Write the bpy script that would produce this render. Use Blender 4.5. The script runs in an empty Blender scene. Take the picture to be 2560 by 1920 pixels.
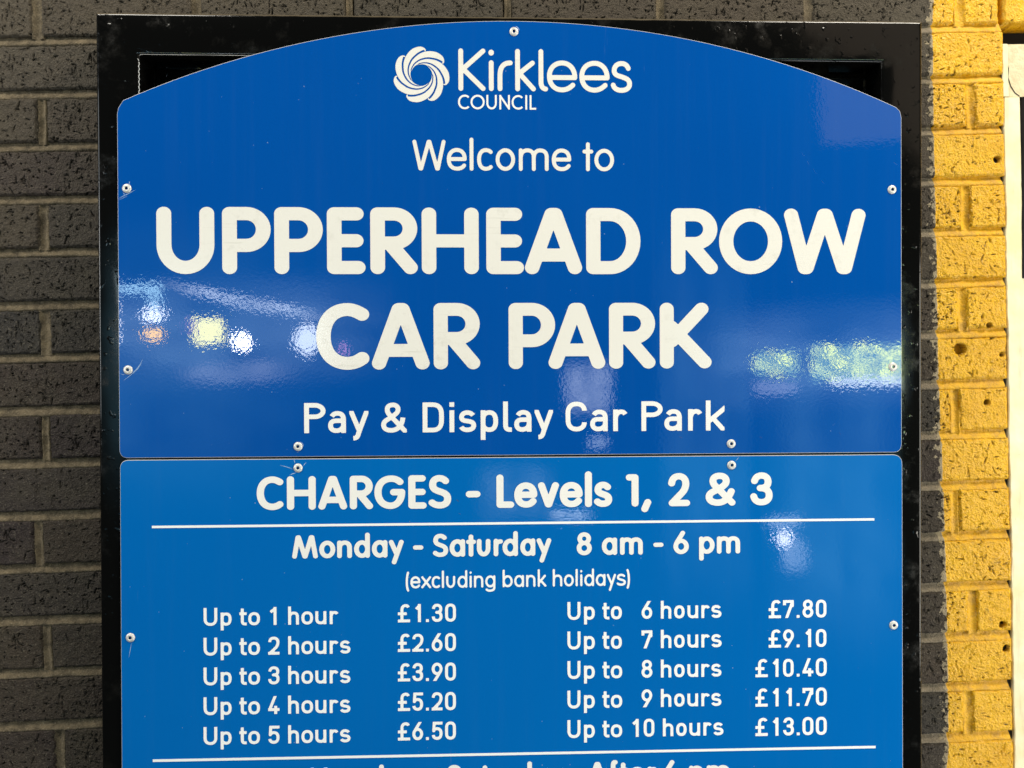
import bpy, math, random
import numpy as np
from mathutils import Matrix, Vector
from mathutils.geometry import tessellate_polygon

random.seed(7)
SC = bpy.context.scene
COL = SC.collection
Z0 = 1.60                       # height of the camera above the ground (wall origin)
MM = 0.001

# ------------------------------------------------------------------ camera
CAM_D = 1.119
cam = bpy.data.cameras.new("camera")
cam.sensor_width = 36.0
cam.lens = 36.0 * 1923 / 2560
cam.clip_start = 0.02
cam.clip_end = 100.0
cam_ob = bpy.data.objects.new("camera", cam)
COL.objects.link(cam_ob)
R3 = [[0.9990747679308285, -0.02840017673466043, 0.032296099538508476],
      [0.02814219119733849, 0.9995685099779651, 0.008414923353372582],
      [-0.032521149404251375, -0.00749825458828544, 0.9994429203409045]]
def _c(i, s):                   # column i of R3, from (right, down, into wall) to Blender axes
    return [s * R3[0][i], s * R3[2][i], -s * R3[1][i]]
r_, u_, b_ = _c(0, 1), _c(1, -1), _c(2, -1)
cam_ob.matrix_world = Matrix(((r_[0], u_[0], b_[0], 0), (r_[1], u_[1], b_[1], -CAM_D),
                              (r_[2], u_[2], b_[2], Z0), (0, 0, 0, 1)))
SC.camera = cam_ob

# ------------------------------------------------------------------ exposure, world
SC.view_settings.view_transform = 'Standard'
SC.view_settings.look = 'None'
SC.view_settings.exposure = 0.0
SC.view_settings.gamma = 1.0
world = bpy.data.worlds.new("World")
SC.world = world
world.use_nodes = True
bg = world.node_tree.nodes["Background"]
bg.inputs[0].default_value = (0.75, 0.90, 1.0, 1)
bg.inputs[1].default_value = 0.035          # dim daylight that reaches in under the deck

# ------------------------------------------------------------------ lamps
def area(name, pos, size, L, col, target=None, foliage=False, spread=None, soft=0):
    """rectangular lamp of radiance about L, facing the wall (or a target)"""
    ld = bpy.data.lights.new(name, 'AREA')
    ld.shape = 'ELLIPSE' if name in ('white_lamp', 'cool_lamp', 'pink_lamp', 'amber_lamp', 'small_lamp') else 'RECTANGLE'
    ld.size, ld.size_y = size
    ld.energy = L * math.pi * size[0] * size[1]
    ld.color = col
    if spread: ld.spread = math.radians(spread)
    o = bpy.data.objects.new(name, ld)
    COL.objects.link(o)
    p = Vector((pos[0], pos[1], pos[2] + Z0))
    o.location = p
    t = Vector(target) + Vector((0, 0, Z0)) if target else p + Vector((0, 1, 0))
    o.rotation_euler = (t - p).to_track_quat('-Z', 'Y').to_euler()
    if foliage:                 # a window opening onto sunlit leaves
        ld.use_nodes = True
        nt = ld.node_tree
        em = nt.nodes["Emission"]
        g = nt.nodes.new("ShaderNodeNewGeometry")
        mp = nt.nodes.new("ShaderNodeMapping"); mp.inputs["Scale"].default_value = (size[0] * 9, size[1] * 13, 1)
        nz = nt.nodes.new("ShaderNodeTexNoise"); nz.inputs["Scale"].default_value = 1.0; nz.inputs["Detail"].default_value = 3
        cr = nt.nodes.new("ShaderNodeValToRGB")
        cr.color_ramp.elements[0].position = 0.44; cr.color_ramp.elements[0].color = (.06, .15, .10, 1)
        cr.color_ramp.elements[1].position = 0.61; cr.color_ramp.elements[1].color = (1.35, 1.45, .18, 1)
        e = cr.color_ramp.elements.new(0.51); e.color = (.30, .46, .18, 1)
        nt.links.new(g.outputs["Parametric"], mp.inputs["Vector"])
        nt.links.new(mp.outputs[0], nz.inputs["Vector"])
        nt.links.new(nz.outputs["Fac"], cr.inputs[0])
        nt.links.new(cr.outputs[0], em.inputs["Color"])
        em.inputs["Strength"].default_value = 1.0
    if soft:                    # lamp emission that fades towards its edges, mottled by noise
        ld.use_nodes = True
        nt = ld.node_tree
        em = nt.nodes["Emission"]
        g = nt.nodes.new("ShaderNodeNewGeometry")
        sp = nt.nodes.new("ShaderNodeSeparateXYZ"); nt.links.new(g.outputs["Parametric"], sp.inputs[0])
        prev = None
        for k in (0, 1):
            a = nt.nodes.new("ShaderNodeMath"); a.operation = 'PINGPONG'; a.inputs[1].default_value = .5
            nt.links.new(sp.outputs[k], a.inputs[0])
            r = nt.nodes.new("ShaderNodeMapRange"); r.interpolation_type = 'SMOOTHSTEP'; r.inputs[2].default_value = soft[k]
            nt.links.new(a.outputs[0], r.inputs[0])
            if prev is None: prev = r.outputs[0]
            else:
                m = nt.nodes.new("ShaderNodeMath"); m.operation = 'MULTIPLY'
                nt.links.new(prev, m.inputs[0]); nt.links.new(r.outputs[0], m.inputs[1]); prev = m.outputs[0]
        nz = nt.nodes.new("ShaderNodeTexNoise"); nz.inputs["Scale"].default_value = 5; nz.inputs["Detail"].default_value = 3
        nt.links.new(g.outputs["Parametric"], nz.inputs["Vector"])
        r = nt.nodes.new("ShaderNodeMapRange"); r.inputs[1].default_value = .3; r.inputs[2].default_value = .7; r.inputs[3].default_value = .35; r.inputs[4].default_value = 1.5
        nt.links.new(nz.outputs["Fac"], r.inputs[0])
        m = nt.nodes.new("ShaderNodeMath"); m.operation = 'MULTIPLY'
        nt.links.new(prev, m.inputs[0]); nt.links.new(r.outputs[0], m.inputs[1])
        nt.links.new(m.outputs[0], em.inputs["Strength"])
    return o

# overhead strip lamps of the entrance, then unseen lamps added as fill
area('lamp_upper_left', (-1.35, -1.00, 1.95), (1.2, 0.30), 36, (1.0, .95, .84), (-0.2, 0, 0))
area('lamp_upper_right', (1.35, -0.95, 1.80), (1.0, 0.30), 48, (1.0, .93, .80), (0.45, 0, 0.0))
area('low_fill', (1.25, -1.35, -2.1), (1.5, .7), 6.5, (.93, .97, 1.0), (0.2, 0, -0.45))  # added lamp, brightens the lower panel from below
area('side_fill_left', (-2.5, -1.30, 0.55), (1.0, 1.3), 4.2, (.92, .97, 1.0), (0, 0, 0))
area('side_fill_right', (2.5, -1.25, -0.4), (1.0, 1.6), 9.5, (1.0, .95, .84), (0, 0, -0.3))
area('edge_glint_lamp', (-2.15, -0.85, 0.40), (0.08, 0.55), 42, (1, .98, .93), (-0.5, 0, 0.25))  # added lamp for a bright streak on the frame's left arris
# across the lane: lamps, windows and soffit the panels mirror, plus added glows and washes
for nm, x, y, z, sx, sz, L, c in [
    ('yellow_lamp', -2.13, -5.00, 0.42, 0.22, 0.20, 23, (1, 0.93, 0.25)),
    ('white_lamp', -1.88, -5.00, 0.33, 0.13, 0.13, 45, (1, 1, 1)),
    ('white_lamp', -1.38, -5.00, 0.33, 0.19, 0.23, 14, (0.85, 0.93, 1)),
    ('amber_lamp', -2.54, -5.00, 0.41, 0.15, 0.09, 20, (1, 0.55, 0.0)),
    ('cool_lamp', -2.54, -5.00, 0.56, 0.16, 0.09, 20, (0.9, 0.95, 1)),
    ('cyan_lamp', -2.65, -5.00, 0.76, 0.33, 0.05, 14, (0.5, 0.85, 1)),
    ('cyan_lamp', -2.53, -5.00, 0.66, 0.06, 0.14, 14, (0.5, 0.85, 1)),
    ('pink_lamp', -1.10, -5.00, 0.25, 0.06, 0.09, 7, (1, 0.4, 0.8)),
    ('pink_lamp', -2.26, -5.00, 0.46, 0.05, 0.12, 3, (1, 0.3, 0.7)),
    ('low_wash', -1.93, -5.00, 0.10, 1.04, 0.22, 2.4, (0.8, 0.85, 1)),  # added faint band of glow, mirrored low on the left
    ('window_far', 2.28, -5.00, 0.05, 0.34, 0.18, 19, 'F'),
    ('window_near', 2.98, -5.00, 0.05, 0.83, 0.27, 21, 'F'),
    ('window_sill', 3.06, -5.00, -0.11, 0.67, 0.05, 16, (0.9, 1, 1)),
    ('window_sill', 2.27, -5.00, -0.14, 0.34, 0.09, 3.5, (0.75, 0.8, 1)),
    ('centre_glow', 0.79, -5.00, -0.10, 0.40, 0.50, 4.8, (0.8, 0.88, 1)),  # added soft glow, mirrored in the header
    ('band_wash', 1.71, -5.02, -0.40, 0.78, 3.6, .75, (0.32, 0.75, 1)),  # this and the next: added washes that lighten the mirrored right side
    ('right_wash', 2.75, -5.02, -0.95, 1.31, 3.2, 0.95, (0.32, 0.78, 1)),
    ('lit_soffit', 4.07, -5.02, 3.28, 2.75, 2.99, 0.75, (1, 0.80, 0.60)),
    ('far_glow', -2.75, -5.04, 0.20, 3.6, 2.6, 0.95, (0.30, 0.75, 1)),
    ('haze_left', -2.05, -5.03, 0.42, 3.0, 1.0, 2.2, (0.52, 0.78, 1)),
    ('haze_right', 2.75, -5.03, 0.10, 2.9, 1.0, 2.3, (0.50, 0.76, 1)),
    ('edge_lamp', -2.86, -5.00, 0.79, 0.08, 0.15, 10, (0.8, 0.95, 1)),
    ('edge_lamp', -2.85, -5.00, 0.52, 0.04, 0.34, 22, (1, 1, 1)),
    ('small_lamp', 2.31, -5.00, -1.33, 0.12, 0.12, 16, (1, 1, 1)),
    ('glow_patch', 2.38, -5.00, -1.46, 0.24, 0.34, 5, (.7, .85, 1)),  # added soft glows, mirrored low on the panels
    ('glow_patch', 0.62, -5.00, -1.09, 0.40, 0.09, 9, (.75, .88, 1)),
    ('glow_patch', 2.32, -5.00, -1.20, 0.34, 0.12, 6, (.75, .88, 1)),
    ('glow_patch', 0.20, -5.01, -0.90, 0.75, 0.55, 1.2, (.6, .8, 1)),
    ('glow_patch', 0.85, -5.00, -0.52, 0.20, 0.12, 6, (.7, .85, 1))]:
    area(nm, (x, y, z), (sx, sz), L, (1, 1, 1) if c == 'F' else c, foliage=(c == 'F'),
         soft={'band_wash': (.10, .4), 'right_wash': (.3, .35), 'far_glow': (.45, .45), 'haze_left': (.3, .45), 'haze_right': (.35, .45), 'low_wash': (.3, .4), 'glow_patch': (.3, .35), 'centre_glow': (.12, .3)}.get(nm, 0))
row = area('light_row', (-1.84, -5.0, 0.64), (1.5, 0.06), 13, (0.8, 0.9, 1), soft=(.35, .3))
row.rotation_euler.rotate_axis('Z', math.radians(-14))

# ------------------------------------------------------------------ helpers
def link(o, parent=None):
    COL.objects.link(o)
    if parent is not None: o.parent = parent
    return o
def tag(o, label=None, cat=None, group=None, kind=None):
    if label: o["label"] = label
    if cat: o["category"] = cat
    if group: o["group"] = group
    if kind: o["kind"] = kind
    return o
def mesh_ob(name, V, F, mat, parent=None, smooth=False, mats=None, fmat=None):
    me = bpy.data.meshes.new(name)
    me.from_pydata([tuple(map(float, v)) for v in V], [], [tuple(map(int, f)) for f in F])
    for m in (mats or [mat]): me.materials.append(m)
    if fmat is not None: me.polygons.foreach_set("material_index", fmat)
    if smooth: me.polygons.foreach_set("use_smooth", [True] * len(me.polygons))
    me.update()
    return link(bpy.data.objects.new(name, me), parent)

class NT:                       # tiny node helper
    def __init__(s, mat):
        s.t = mat.node_tree; s.n = s.t.nodes
    def add(s, typ, **kw):
        n = s.n.new(typ)
        for k, v in kw.items():
            if k.startswith('_'): setattr(n, k[1:], v)
            else: n.inputs[k.replace('__', ' ')].default_value = v
        return n
    def link(s, a, b): s.t.links.new(a, b)
    def math(s, op, a, b=None, clamp=False):
        n = s.n.new("ShaderNodeMath"); n.operation = op; n.use_clamp = clamp
        for i, v in ((0, a), (1, b)):
            if v is None: continue
            if isinstance(v, (int, float)): n.inputs[i].default_value = v
            else: s.link(v, n.inputs[i])
        return n.outputs[0]
    def mix(s, f, a, b):
        n = s.n.new("ShaderNodeMix"); n.data_type = 'RGBA'
        for i, v in ((0, f), (6, a), (7, b)):
            if isinstance(v, (int, float)): n.inputs[i].default_value = v
            elif isinstance(v, tuple): n.inputs[i].default_value = v if len(v) == 4 else (*v, 1)
            else: s.link(v, n.inputs[i])
        return n.outputs[2]
    def ramp(s, f, lo, hi):
        n = s.n.new("ShaderNodeMapRange"); n.clamp = True
        s.link(f, n.inputs[0]); n.inputs[1].default_value = lo; n.inputs[2].default_value = hi
        return n.outputs[0]
    def noise(s, vec, scale, detail=2, rough=.5, dist=0.0):
        n = s.n.new("ShaderNodeTexNoise"); s.link(vec, n.inputs["Vector"])
        n.inputs["Scale"].default_value = scale; n.inputs["Detail"].default_value = detail
        n.inputs["Roughness"].default_value = rough; n.inputs["Distortion"].default_value = dist
        return n.outputs["Fac"]
    def bump(s, h, dist, strength=1.0, normal=None):
        n = s.n.new("ShaderNodeBump"); s.link(h, n.inputs["Height"])
        n.inputs["Distance"].default_value = dist; n.inputs["Strength"].default_value = strength
        if normal is not None: s.link(normal, n.inputs["Normal"])
        return n.outputs[0]
def new_mat(name):
    m = bpy.data.materials.new(name); m.use_nodes = True
    h = NT(m); h.b = h.n["Principled BSDF"]
    return m, h

# ------------------------------------------------------------------ materials
def masonry(name, is_mortar):
    m, h = new_mat(name)
    pos = h.add("ShaderNodeNewGeometry").outputs["Position"]
    sep = h.add("ShaderNodeSeparateXYZ"); h.link(pos, sep.inputs[0])
    X, Z = sep.outputs[0], sep.outputs[2]
    oi = h.add("ShaderNodeObjectInfo").outputs["Random"]
    big = h.noise(pos, 14, 3, .55)
    mid = h.noise(pos, 75, 4, .6)
    fine = h.noise(pos, 420, 3, .65)
    if is_mortar:
        base = h.mix(h.ramp(mid, .3, .72), (.055, .042, .025), (.185, .142, .085))
        base = h.mix(h.math('MULTIPLY', h.ramp(fine, .52, .75), .5), base, (.32, .265, .18))
        # cement on the right-hand part of the wall is blended paler
        base = h.mix(h.math('MULTIPLY', h.ramp(X, .45, .62), .45), base, (.30, .25, .185))
    else:
        cr = h.add("ShaderNodeValToRGB"); h.link(oi, cr.inputs[0])
        cr.color_ramp.interpolation = 'LINEAR'
        els = cr.color_ramp.elements
        els[0].position = 0; els[0].color = (.025, .016, .011, 1)
        els[1].position = 1; els[1].color = (.046, .031, .019, 1)
        for p, c in ((.18, (.040, .028, .016, 1)), (.34, (.017, .015, .014, 1)), (.52, (.036, .025, .015, 1)), (.68, (.022, .012, .011, 1)), (.84, (.026, .021, .015, 1))):
            e = els.new(p); e.color = c
        base = h.mix(h.math('MULTIPLY', h.ramp(big, .42, .72), .45), cr.outputs[0], (.058, .047, .027))
        base = h.mix(h.math('MULTIPLY', h.ramp(mid, .5, .75), .6), base, (.030, .022, .017))
        base = h.mix(h.math('MULTIPLY', h.ramp(fine, .56, .70), .7), base, (.15, .128, .09))  # pale flecks: highlight specks put into the brick colour
        # the upper courses are blended paler with height
        base = h.mix(h.math('MULTIPLY', h.ramp(Z, Z0 + .05, Z0 + .62), .42), base, (.115, .092, .058))
    # masking-tape line of the yellow paint, with a torn pale fringe on its left
    zn = h.add("ShaderNodeFloatCurve")
    h.link(h.math('ADD', h.math('MULTIPLY', h.math('SUBTRACT', Z, Z0), .8), .5), zn.inputs["Value"])
    cv = zn.mapping.curves[0]
    pts = [(.03, .25), (.22, .66), (.36, .54), (.5, .36), (.65, .37), (.79, .43), (.93, .9)]
    cv.points[0].location = pts[0]; cv.points[1].location = pts[-1]
    for p in pts[1:-1]: cv.points.new(*p)
    zn.mapping.update()
    edge = h.math('ADD', h.math('MULTIPLY', zn.outputs[0], .010), .6660)
    wob = h.math('MULTIPLY', h.math('SUBTRACT', h.noise(pos, 160, 3, .6), .5), .0030)
    dx = h.math('SUBTRACT', X, h.math('ADD', edge, wob))
    paint = h.ramp(dx, -.0004, .0004)
    frn = h.math('MULTIPLY', h.ramp(h.noise(pos, 95, 4, .62), .40, .66), .016)
    fringe = h.ramp(h.math('ADD', dx, frn), 0.0014, .0019)
    fcol = h.mix(mid, (.42, .345, .22), (.24, .19, .12))
    base = h.mix(fringe, base, fcol)
    yel = h.mix(h.ramp(big, .3, .75), (.66, .338, .005), (.79, .440, .008))
    yel = h.mix(h.math('MULTIPLY', h.ramp(h.noise(pos, 30, 5, .65), .60, .78), .5), yel, (.50, .31, .07))
    if is_mortar:
        yel = h.mix(h.math('MULTIPLY', h.ramp(mid, .46, .66), .60), yel, (.40, .215, .04))
    # grime round the knocked edges of the pier
    gr = h.math('MULTIPLY', h.ramp(h.noise(pos, 40, 5, .7), .60, .70), h.ramp(X, .69, .77))
    yel = h.mix(h.math('MULTIPLY', gr, .75), yel, (.10, .065, .03))
    # pores bare of paint; the shade of their depth is also in the colour
    pit = h.add("ShaderNodeAttribute"); pit.attribute_name = "pit"; pit = pit.outputs["Fac"]
    yel = h.mix(h.math('MULTIPLY', pit, .92), yel, (.060, .036, .014))
    base = h.mix(h.math('MULTIPLY', pit, .80), base, (.010, .008, .006))  # pore shade painted into the brick colour
    col = h.mix(paint, base, yel)
    h.link(col, h.b.inputs["Base Color"])
    h.link(h.math('SUBTRACT', .93 if is_mortar else .72, h.math('MULTIPLY', paint, .45)), h.b.inputs["Roughness"])
    h.b.inputs["Specular IOR Level"].default_value = .38
    # relief: gritty on brick, soft blobs where painted
    hb = h.math('ADD', h.math('MULTIPLY', mid, .9), h.math('MULTIPLY', fine, .75))
    hp = h.math('ADD', h.math('MULTIPLY', h.noise(pos, 330, 3, .55, .3), .55), h.math('MULTIPLY', mid, .75))
    hh = h.n.new("ShaderNodeMix"); h.link(paint, hh.inputs[0]); h.link(hb, hh.inputs[2]); h.link(hp, hh.inputs[3])
    tot = h.math('ADD', hh.outputs[0], h.math('MULTIPLY', h.math('MAXIMUM', fringe, paint), .25))
    h.link(h.bump(tot, .0042 if not is_mortar else .0030, 1.0), h.b.inputs["Normal"])
    return m
M_BRICK = masonry("dark_brick_and_yellow_paint", False)
M_MORTAR = masonry("mortar", True)

def gloss_panel(name, c1, c2):
    m, h = new_mat(name)
    tc = h.add("ShaderNodeTexCoord").outputs["Object"]
    n1 = h.noise(tc, 3.0, 2, .5)
    base = h.mix(n1, c1, c2)
    # rubbed and scuffed film
    mp = h.add("ShaderNodeMapping"); mp.inputs["Rotation"].default_value = (0, .5, 0); mp.inputs["Scale"].default_value = (60, 1, 5)
    h.link(tc, mp.inputs["Vector"])
    sc = h.noise(mp.outputs[0], 2.0, 4, .7)
    blot = h.noise(tc, 9, 3, .6)
    f = h.math('MULTIPLY', h.math('MULTIPLY', h.ramp(sc, .66, .78), h.ramp(blot, .56, .7)), .16)
    base = h.mix(f, base, (.30, .42, .60))
    mp2 = h.add("ShaderNodeMapping"); mp2.inputs["Scale"].default_value = (55, 1, 2.2); h.link(tc, mp2.inputs["Vector"])
    base = h.mix(h.math('MULTIPLY', h.ramp(h.noise(mp2.outputs[0], 1.0, 5, .65), .50, .76), .014), base, (.16, .22, .30))
    sp = h.noise(tc, 260, 1, .4)
    base = h.mix(h.math('MULTIPLY', h.ramp(sp, .80, .83), .6), base, (.35, .45, .55))
    h.link(base, h.b.inputs["Base Color"])
    h.link(h.math('ADD', .012, h.math('MULTIPLY', h.ramp(blot, .45, .8), .030)), h.b.inputs["Roughness"])
    h.b.inputs["Specular IOR Level"].default_value = .5
    op = h.noise(tc, 270, 2, .5)          # orange peel
    wv = h.noise(tc, 14, 1, .4)
    n = h.bump(wv, .0012, .12)
    h.link(h.bump(op, .00050, .062, n), h.b.inputs["Normal"])
    return m
M_HEAD = gloss_panel("glossy_blue_film", (.000, .065, .315), (.000, .079, .362))
M_TARIFF = gloss_panel("glossy_greenish_blue_film", (.000, .122, .435), (.000, .138, .465))

def film(name, col, dirt, k):
    m, h = new_mat(name)
    tc = h.add("ShaderNodeTexCoord").outputs["Object"]
    mp = h.add("ShaderNodeMapping"); mp.inputs["Rotation"].default_value = (0, -.12, 0); mp.inputs["Scale"].default_value = (6, 1, 90)
    h.link(tc, mp.inputs["Vector"])
    a = h.ramp(h.noise(mp.outputs[0], 1.6, 4, .7), .60, .74)
    b2 = h.ramp(h.noise(tc, 60, 4, .7), .54, .78)
    b1 = h.ramp(h.noise(tc, 7, 2, .5), .4, .7)
    f = h.math('MULTIPLY', h.math('MULTIPLY', h.math('MAXIMUM', a, b2), b1), k)
    h.link(h.mix(f, col, dirt), h.b.inputs["Base Color"])
    h.b.inputs["Roughness"].default_value = .16
    h.link(h.bump(h.noise(tc, 230, 2, .5), .00050, .085), h.b.inputs["Normal"])
    return m
M_CREAM = film("cream_reflective_lettering", (.775, .755, .690), (.45, .43, .36), .55)
M_OFFW = film("off_white_lettering", (.86, .845, .80), (.55, .54, .50), .35)
M_WHITE = film("white_lettering", (.93, .93, .91), (.60, .59, .55), .30)

m, h = new_mat("black_gloss_paint"); M_BLACK = m
tc = h.add("ShaderNodeNewGeometry").outputs["Position"]
d1 = h.ramp(h.noise(tc, 26, 4, .7), .52, .85)
up_ = h.add("ShaderNodeSeparateXYZ"); h.link(h.n["Geometry"].outputs["Normal"] if "Geometry" in h.n else tc, up_.inputs[0])
dust = h.ramp(h.math('ADD', up_.outputs[2], h.math('MULTIPLY', h.noise(tc, 60, 3), .3)), .35, .75)
h.link(h.mix(dust, h.mix(h.math('MULTIPLY', d1, .35), (.0022, .0022, .0020), (.016, .014, .010)), (.085, .065, .036)), h.b.inputs["Base Color"])
h.link(h.math('MAXIMUM', h.math('ADD', .10, h.math('MULTIPLY', d1, .35)), h.math('MULTIPLY', dust, .95)), h.b.inputs["Roughness"])
h.b.inputs["Specular IOR Level"].default_value = .33
lump = h.ramp(h.noise(tc, 80, 2, .5), .62, .85)
n = h.bump(h.noise(tc, 24, 2, .5), .0016, .10)
h.link(h.bump(lump, .0009, .6, n), h.b.inputs["Normal"])

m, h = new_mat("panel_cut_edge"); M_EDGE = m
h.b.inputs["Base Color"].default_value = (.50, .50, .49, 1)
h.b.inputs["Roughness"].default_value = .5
m, h = new_mat("rivet_metal"); M_RIVET = m
tc = h.add("ShaderNodeNewGeometry").outputs["Position"]
h.link(h.mix(h.ramp(h.noise(tc, 500, 2), .35, .7), (.60, .585, .54), (.78, .77, .74)), h.b.inputs["Base Color"])
h.b.inputs["Metallic"].default_value = .25; h.b.inputs["Roughness"].default_value = .42
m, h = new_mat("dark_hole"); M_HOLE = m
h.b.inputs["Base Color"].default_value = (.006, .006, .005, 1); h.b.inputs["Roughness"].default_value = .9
m, h = new_mat("bare_scratch"); M_SCR = m
h.b.inputs["Base Color"].default_value = (.34, .50, .74, 1); h.b.inputs["Roughness"].default_value = .5
m, h = new_mat("grime_spot"); M_SPOT = m
h.b.inputs["Base Color"].default_value = (.09, .085, .09, 1); h.b.inputs["Roughness"].default_value = .7

# ------------------------------------------------------------------ lettering engine (strokes -> outlines)
def curve_pts(cmds, fx, fy):
    """'M x y L x y C x1 y1 x2 y2 x y A cx cy rx ry a0 a1' in centre-line units -> point list in mm"""
    tk = cmds.split(); i = 0; pts = []; cur = (0, 0)
    while i < len(tk):
        c = tk[i]; i += 1
        if c in 'ML':
            cur = (float(tk[i]), float(tk[i + 1])); i += 2; pts.append(cur)
        elif c == 'C':
            a = [float(v) for v in tk[i:i + 6]]; i += 6
            for k in range(1, 15):
                t = k / 14; s = 1 - t
                pts.append((s**3 * cur[0] + 3 * s * s * t * a[0] + 3 * s * t * t * a[2] + t**3 * a[4],
                            s**3 * cur[1] + 3 * s * s * t * a[1] + 3 * s * t * t * a[3] + t**3 * a[5]))
            cur = pts[-1]
        elif c == 'A':
            cx, cy, rx, ry, a0, a1 = [float(v) for v in tk[i:i + 6]]; i += 6
            n = max(8, int(abs(a1 - a0) / 9))
            for k in range(n + 1):
                a = math.radians(a0 + (a1 - a0) * k / n)
                pts.append((cx + rx * math.cos(a), cy + ry * math.sin(a)))
            cur = pts[-1]
    return [(fx(x), fy(y)) for x, y in pts]

E_ = 'A .5 .35 .5 .35 0 360'
V = {  # rounded sans; paths separated by ;
 'U': 'M 0 1 L 0 .42 A .5 .42 .5 .42 180 360 L 1 1',
 'P': 'M 0 0 L 0 1 L .5 1 A .5 .705 .5 .295 90 -90 L 0 .41',
 'E': 'M .93 1 L 0 1 L 0 0 L 1 0;M 0 .5 L .92 .5',
 'R': 'M 0 0 L 0 1 L .5 1 A .5 .7285 .49 .2715 90 -90 L 0 .457;M .36 .457 L 1 0',
 'H': 'M 0 0 L 0 1;M 1 0 L 1 1;M 0 .5 L 1 .5',
 'A': 'M 0 0 L .455 1 L .545 1 L 1 0;M .12 .237 L .88 .237',
 'D': 'M 0 0 L 0 1 L .42 1 A .42 .5 .58 .5 90 -90 L 0 0',
 'O': 'A .5 .5 .5 .5 0 360',
 'W': 'M 0 1 L .20 0 L .23 0 L .485 1 L .515 1 L .77 0 L .80 0 L 1 1',
 'C': 'M 1 .91 C .86 .97 .74 1 .62 1 C .24 1 0 .8 0 .5 C 0 .2 .24 0 .62 0 C .76 0 .88 .03 1 .09',
 'K': 'M 0 0 L 0 1;M .13 .40 L .92 1;M .12 .66 L 1 0',
 'G': 'M .93 .88 C .82 .97 .68 1 .56 1 C .22 1 0 .8 0 .5 C 0 .2 .22 0 .53 0 C .8 0 1 .2 1 .5 L .66 .5',
 'S': 'M .87 .90 C .75 .97 .62 1 .48 1 C .2 1 .04 .9 .04 .76 C .04 .6 .25 .56 .5 .51 C .8 .45 1 .4 1 .24 C 1 .08 .8 0 .48 0 C .3 0 .15 .03 0 .10',
 'L': 'M 0 1 L 0 0 L 1 0',
 'M': 'M 0 0 L .165 1 L .20 1 L .485 0 L .515 0 L .80 1 L .835 1 L 1 0',
 'e': 'M .05 .36 L 1 .36 C 1 .58 .8 .7 .5 .7 C .2 .7 0 .56 0 .35 C 0 .13 .2 0 .52 0 C .7 0 .83 .03 .96 .12',
 'v': 'M 0 .7 L .48 0 L .52 0 L 1 .7',
 'l': 'M 0 0 L 0 1.09',
 's': 'M .90 .62 C .78 .68 .65 .70 .5 .70 C .2 .70 .05 .62 .05 .53 C .05 .42 .25 .39 .5 .355 C .8 .31 1 .28 1 .17 C 1 .05 .8 0 .48 0 C .3 0 .15 .02 0 .08',
 '1': 'M 0 .97 L 1 .97;M 1 .97 L 1 0',
 ',': 'M 1 .04 L 0 -.21',
 '2': 'M 0 .74 C .04 .92 .24 1 .48 1 C .78 1 .95 .88 .95 .72 C .95 .58 .84 .47 .7 .38 L .03 0 L 1 0',
 '&': 'M 1 0 L .3 .6 C .2 .68 .17 .75 .17 .81 C .17 .93 .28 1 .46 1 C .65 1 .75 .92 .75 .8 C .75 .68 .6 .6 .4 .5 C .15 .4 0 .35 0 .22 C 0 .08 .15 0 .38 0 C .65 0 .85 .14 .97 .42',
 '3': 'M .05 .80 C .12 .93 .28 1 .5 1 C .78 1 .93 .9 .93 .77 C .93 .62 .78 .53 .42 .53;M .42 .53 C .8 .53 1 .43 1 .26 C 1 .1 .8 0 .5 0 C .22 0 .05 .08 0 .22',
 '-': 'M 0 .40 L 1 .40',
 'o': E_, 'n': 'M 0 0 L 0 .7;M 0 .35 C 0 .6 .2 .7 .52 .7 C .85 .7 1 .58 1 .4 L 1 0',
 'd': E_ + ';M 1 0 L 1 1.1', 'a': E_ + ';M 1 0 L 1 .7', 'b': E_ + ';M 0 0 L 0 1.1', 'p': E_ + ';M 0 .7 L 0 -.36',
 'g': E_ + ';M 1 .7 L 1 -.08 C 1 -.23 .8 -.31 .5 -.31 C .3 -.31 .15 -.29 .03 -.23',
 'y': 'M 0 .7 L .55 .04;M 1 .7 L .28 -.36',
 't': 'M .5 0 L .5 .94;M 0 .665 L 1 .665',
 'u': 'M 0 .7 L 0 .33 A .5 .33 .5 .33 180 360 L 1 .7',
 'r': 'M 0 0 L 0 .7;M 0 .35 C 0 .58 .35 .68 1 .67',
 '8': 'A .5 .77 .43 .23 0 360;A .5 .27 .5 .27 0 360',
 'm': 'M 0 0 L 0 .7;M 0 .4 C 0 .6 .1 .7 .26 .7 C .42 .7 .5 .6 .5 .45 L .5 0;M .5 .4 C .5 .6 .6 .7 .75 .7 C .92 .7 1 .6 1 .45 L 1 0',
 '6': 'M .66 1.02 C .4 .75 .02 .52 0 .30;A .5 .30 .5 .30 0 360',
 '(': 'M 1 1.04 C -.33 .7 -.33 0 1 -.22', ')': 'M 0 1.04 C 1.33 .7 1.33 0 0 -.22',
 'x': 'M 0 0 L 1 .7;M 0 .7 L 1 0',
 'c': 'M .95 .63 C .85 .68 .7 .7 .55 .7 C .2 .7 0 .57 0 .35 C 0 .13 .2 0 .55 0 C .7 0 .85 .02 .95 .07',
 'k': 'M 0 0 L 0 1.1;M .08 .24 L .93 .7;M .28 .38 L 1 0',
 'h': 'M 0 0 L 0 1.1;M 0 .35 C 0 .6 .2 .7 .52 .7 C .85 .7 1 .58 1 .4 L 1 0',
 'i': 'M 0 0 L 0 .7;M 0 .99 L 0 1.0',
 'f': 'M .45 0 L .45 .85 C .45 1.05 .6 1.1 1 1.08;M 0 .66 L .95 .66',
}
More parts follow.
